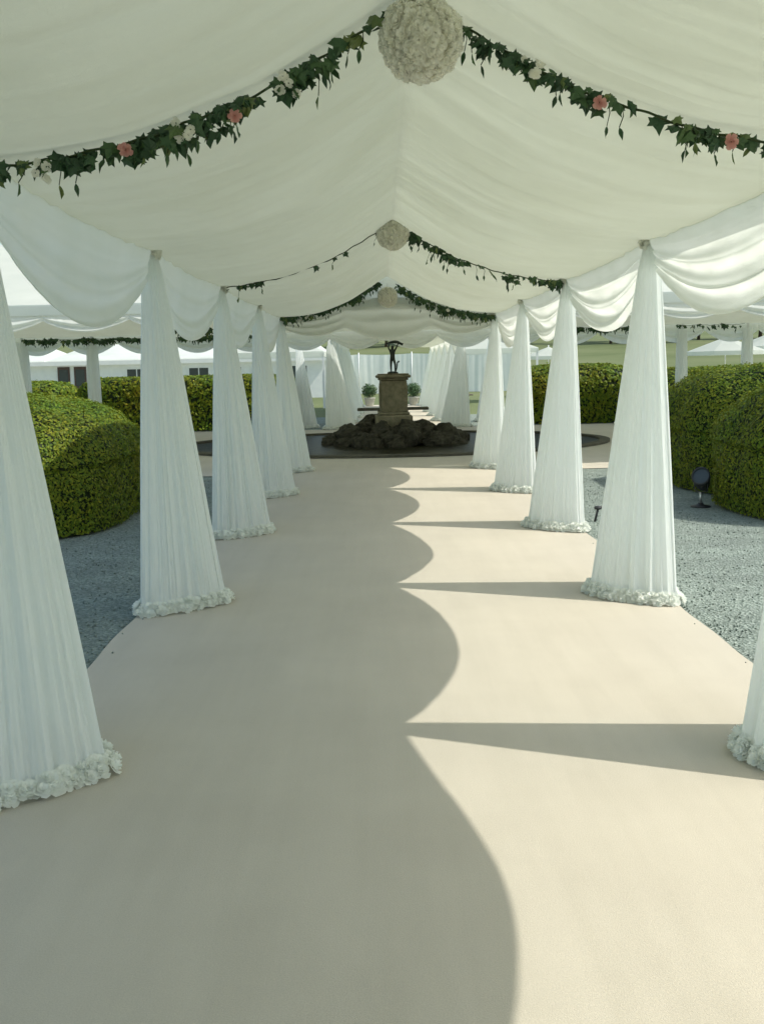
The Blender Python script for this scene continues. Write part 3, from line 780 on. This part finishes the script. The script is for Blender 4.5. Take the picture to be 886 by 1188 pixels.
# parasols on the meadow
def parasol(x, y, r, zb, zt, label, rz):
    t = thing('garden_parasol', label, 'parasol', (x, y, 0), rz, 'white parasols on the meadow')
    mb = MB(); N = 8; rim = []; top = []
    for i in range(N): a = 2*PI*i/N; rim.append((r*math.cos(a), r*math.sin(a), zb))
    vs = rim+[(q[0], q[1], zb-.16) for q in rim]+[(0, 0, zt)]
    mb.add(vs, [(i, (i+1) % N, 2*N) for i in range(N)]+[(i, N+i, N+(i+1) % N, (i+1) % N) for i in range(N)]); build(mb, 'canopy', 'roof', t, smooth=False)
    mb = MB(); mb.tube([(0, 0, 0), (0, 0, zt+.08)], .025, 8); build(mb, 'pole', 'white', t)
    mb = MB(); mb.lathe([(.25, 0), (.25, .06), (.05, .09)], 16); build(mb, 'base', 'kerb', t)
parasol(14.6, 45, 1.7, 1.95, 2.55, 'wide white parasol between the two posts above the right hedge', .2)
parasol(17.6, 47, 1.9, 2.15, 2.85, 'white parasol at the right frame edge above the hedge', .5)
parasol(8.2, 52, 1.3, 1.95, 2.4, 'small white parasol seen between the third and fourth right posts', .1)
parasol(4.6, 56, 1.6, 2.3, 2.9, 'white parasol just beyond the far walkway on the right', .1)
# white rail fence on the meadow
rf_ = thing('rail_fence', 'low white rail fence across the meadow beyond the right hedges', 'fence', (0, 50, 0))
mb = MB(); mb.box(6.6, -.02, 1.12, 26, .02, 1.24); mb.box(6.6, -.02, .62, 26, .02, .72); build(mb, 'rail', 'white', rf_, smooth=False)
for i in range(11):
    mb = MB(); mb.box(6.6+i*1.94-.05, .021, 0, 6.6+i*1.94+.05, .12, 1.34, .01); build(mb, 'fence_post', 'white', rf_, smooth=False)

# ---------------------------------------------------------------- ground spotlight
sp_ = thing('ground_spotlight', 'black garden spotlight on a short stake beside the right hedge', 'spotlight', (3.27, 11.15, .004), R(25)); sp_.scale = (.82, .82, .9)
mb = MB(); mb.lathe([(.13, 0), (.13, .015), (.05, .03), (.03, .05)], 20); build(mb, 'base', 'black', sp_)
mb = MB(); mb.tube([(0, 0, .04), (0, 0, .18)], .018, 10); build(mb, 'stake', 'metal', sp_)
mb = MB()
ax = Vector((-.45, -.35, .35)).normalized()
prof_ = [(-.14, .03), (-.13, .07), (-.06, .095), (.08, .115), (.14, .12), (.145, .10)]
c = Vector((.02, 0, .31)); u = ax.orthogonal().normalized(); w_ = ax.cross(u); vs = []
for h_, r_ in prof_:
    for k in range(20): a = 2*PI*k/20; vs.append(c+ax*h_+(u*math.cos(a)+w_*math.sin(a))*r_)
mb.add(vs, [(j*20+k, j*20+(k+1) % 20, (j+1)*20+(k+1) % 20, (j+1)*20+k) for j in range(5) for k in range(20)]+[tuple(range(19, -1, -1))])
hd = build(mb, 'lamp_head', 'black', sp_)
mb = MB(); mb.add([c+ax*.125+(u*math.cos(2*PI*k/20)+w_*math.sin(2*PI*k/20))*.108 for k in range(20)], [tuple(range(20))]); build(mb, 'lens', 'glass', hd, smooth=False)
mb = MB(); mb.tube([(-.0, -.125, .31), (-.0, -.12, .2), (0, 0, .175), (0, .12, .2), (0, .125, .31)], .009, 6); build(mb, 'bracket', 'black', sp_)
# tent pegs / small ground fixings on the gravel at right
for x, y, lab in ((1.95, 10.25, 'small metal ground peg beside the third right post'), (2.35, 13.3, 'small metal ground peg beside the fourth right post')):
    pg = thing('ground_peg', lab, 'ground peg', (x, y, .004), 0, 'ground pegs')
    mb = MB(); mb.tube([(0, 0, 0), (.03, 0, .13)], .012, 8); build(mb, 'spike', 'black', pg)
    mb = MB(); mb.lathe([(.035, .125), (.04, .14), (.03, .155)], 12, (.03, 0)); build(mb, 'cap', 'black', pg)

# loose stones of the gravel lying by the carpet edges
mb = MB(); rd = random.Random(77)
for i in range(5000):
    sd = rd.choice((-1, 1)); y = 4.4+10.5*rd.random()**1.4; x = sd*(1.76+rd.random()**1.5*1.7); r_ = rd.uniform(.004, .011)
    if rd.random() < .012: x = sd*rd.uniform(1.64, 1.72)
    z = .006+r_*.4+(.014 if abs(x) < 1.73 else 0); a = rd.random()*6.28; ca, sa = math.cos(a)*r_, math.sin(a)*r_; k = rd.uniform(.6, 1)
    mb.add([(x+ca, y+sa, z), (x-sa*k, y+ca*k, z), (x-ca, y-sa, z), (x+sa*k, y-ca*k, z), (x+rd.uniform(-.3, .3)*r_, y, z+r_*.75), (x, y, z-r_)],
           [(0, 1, 4), (1, 2, 4), (2, 3, 4), (3, 0, 4), (1, 0, 5), (2, 1, 5), (3, 2, 5), (0, 3, 5)])
tag(build(mb, 'gravel_stones', 'gravel', smooth=False), 'loose grey stones scattered on the gravel beside the carpet', 'gravel', kind='stuff')
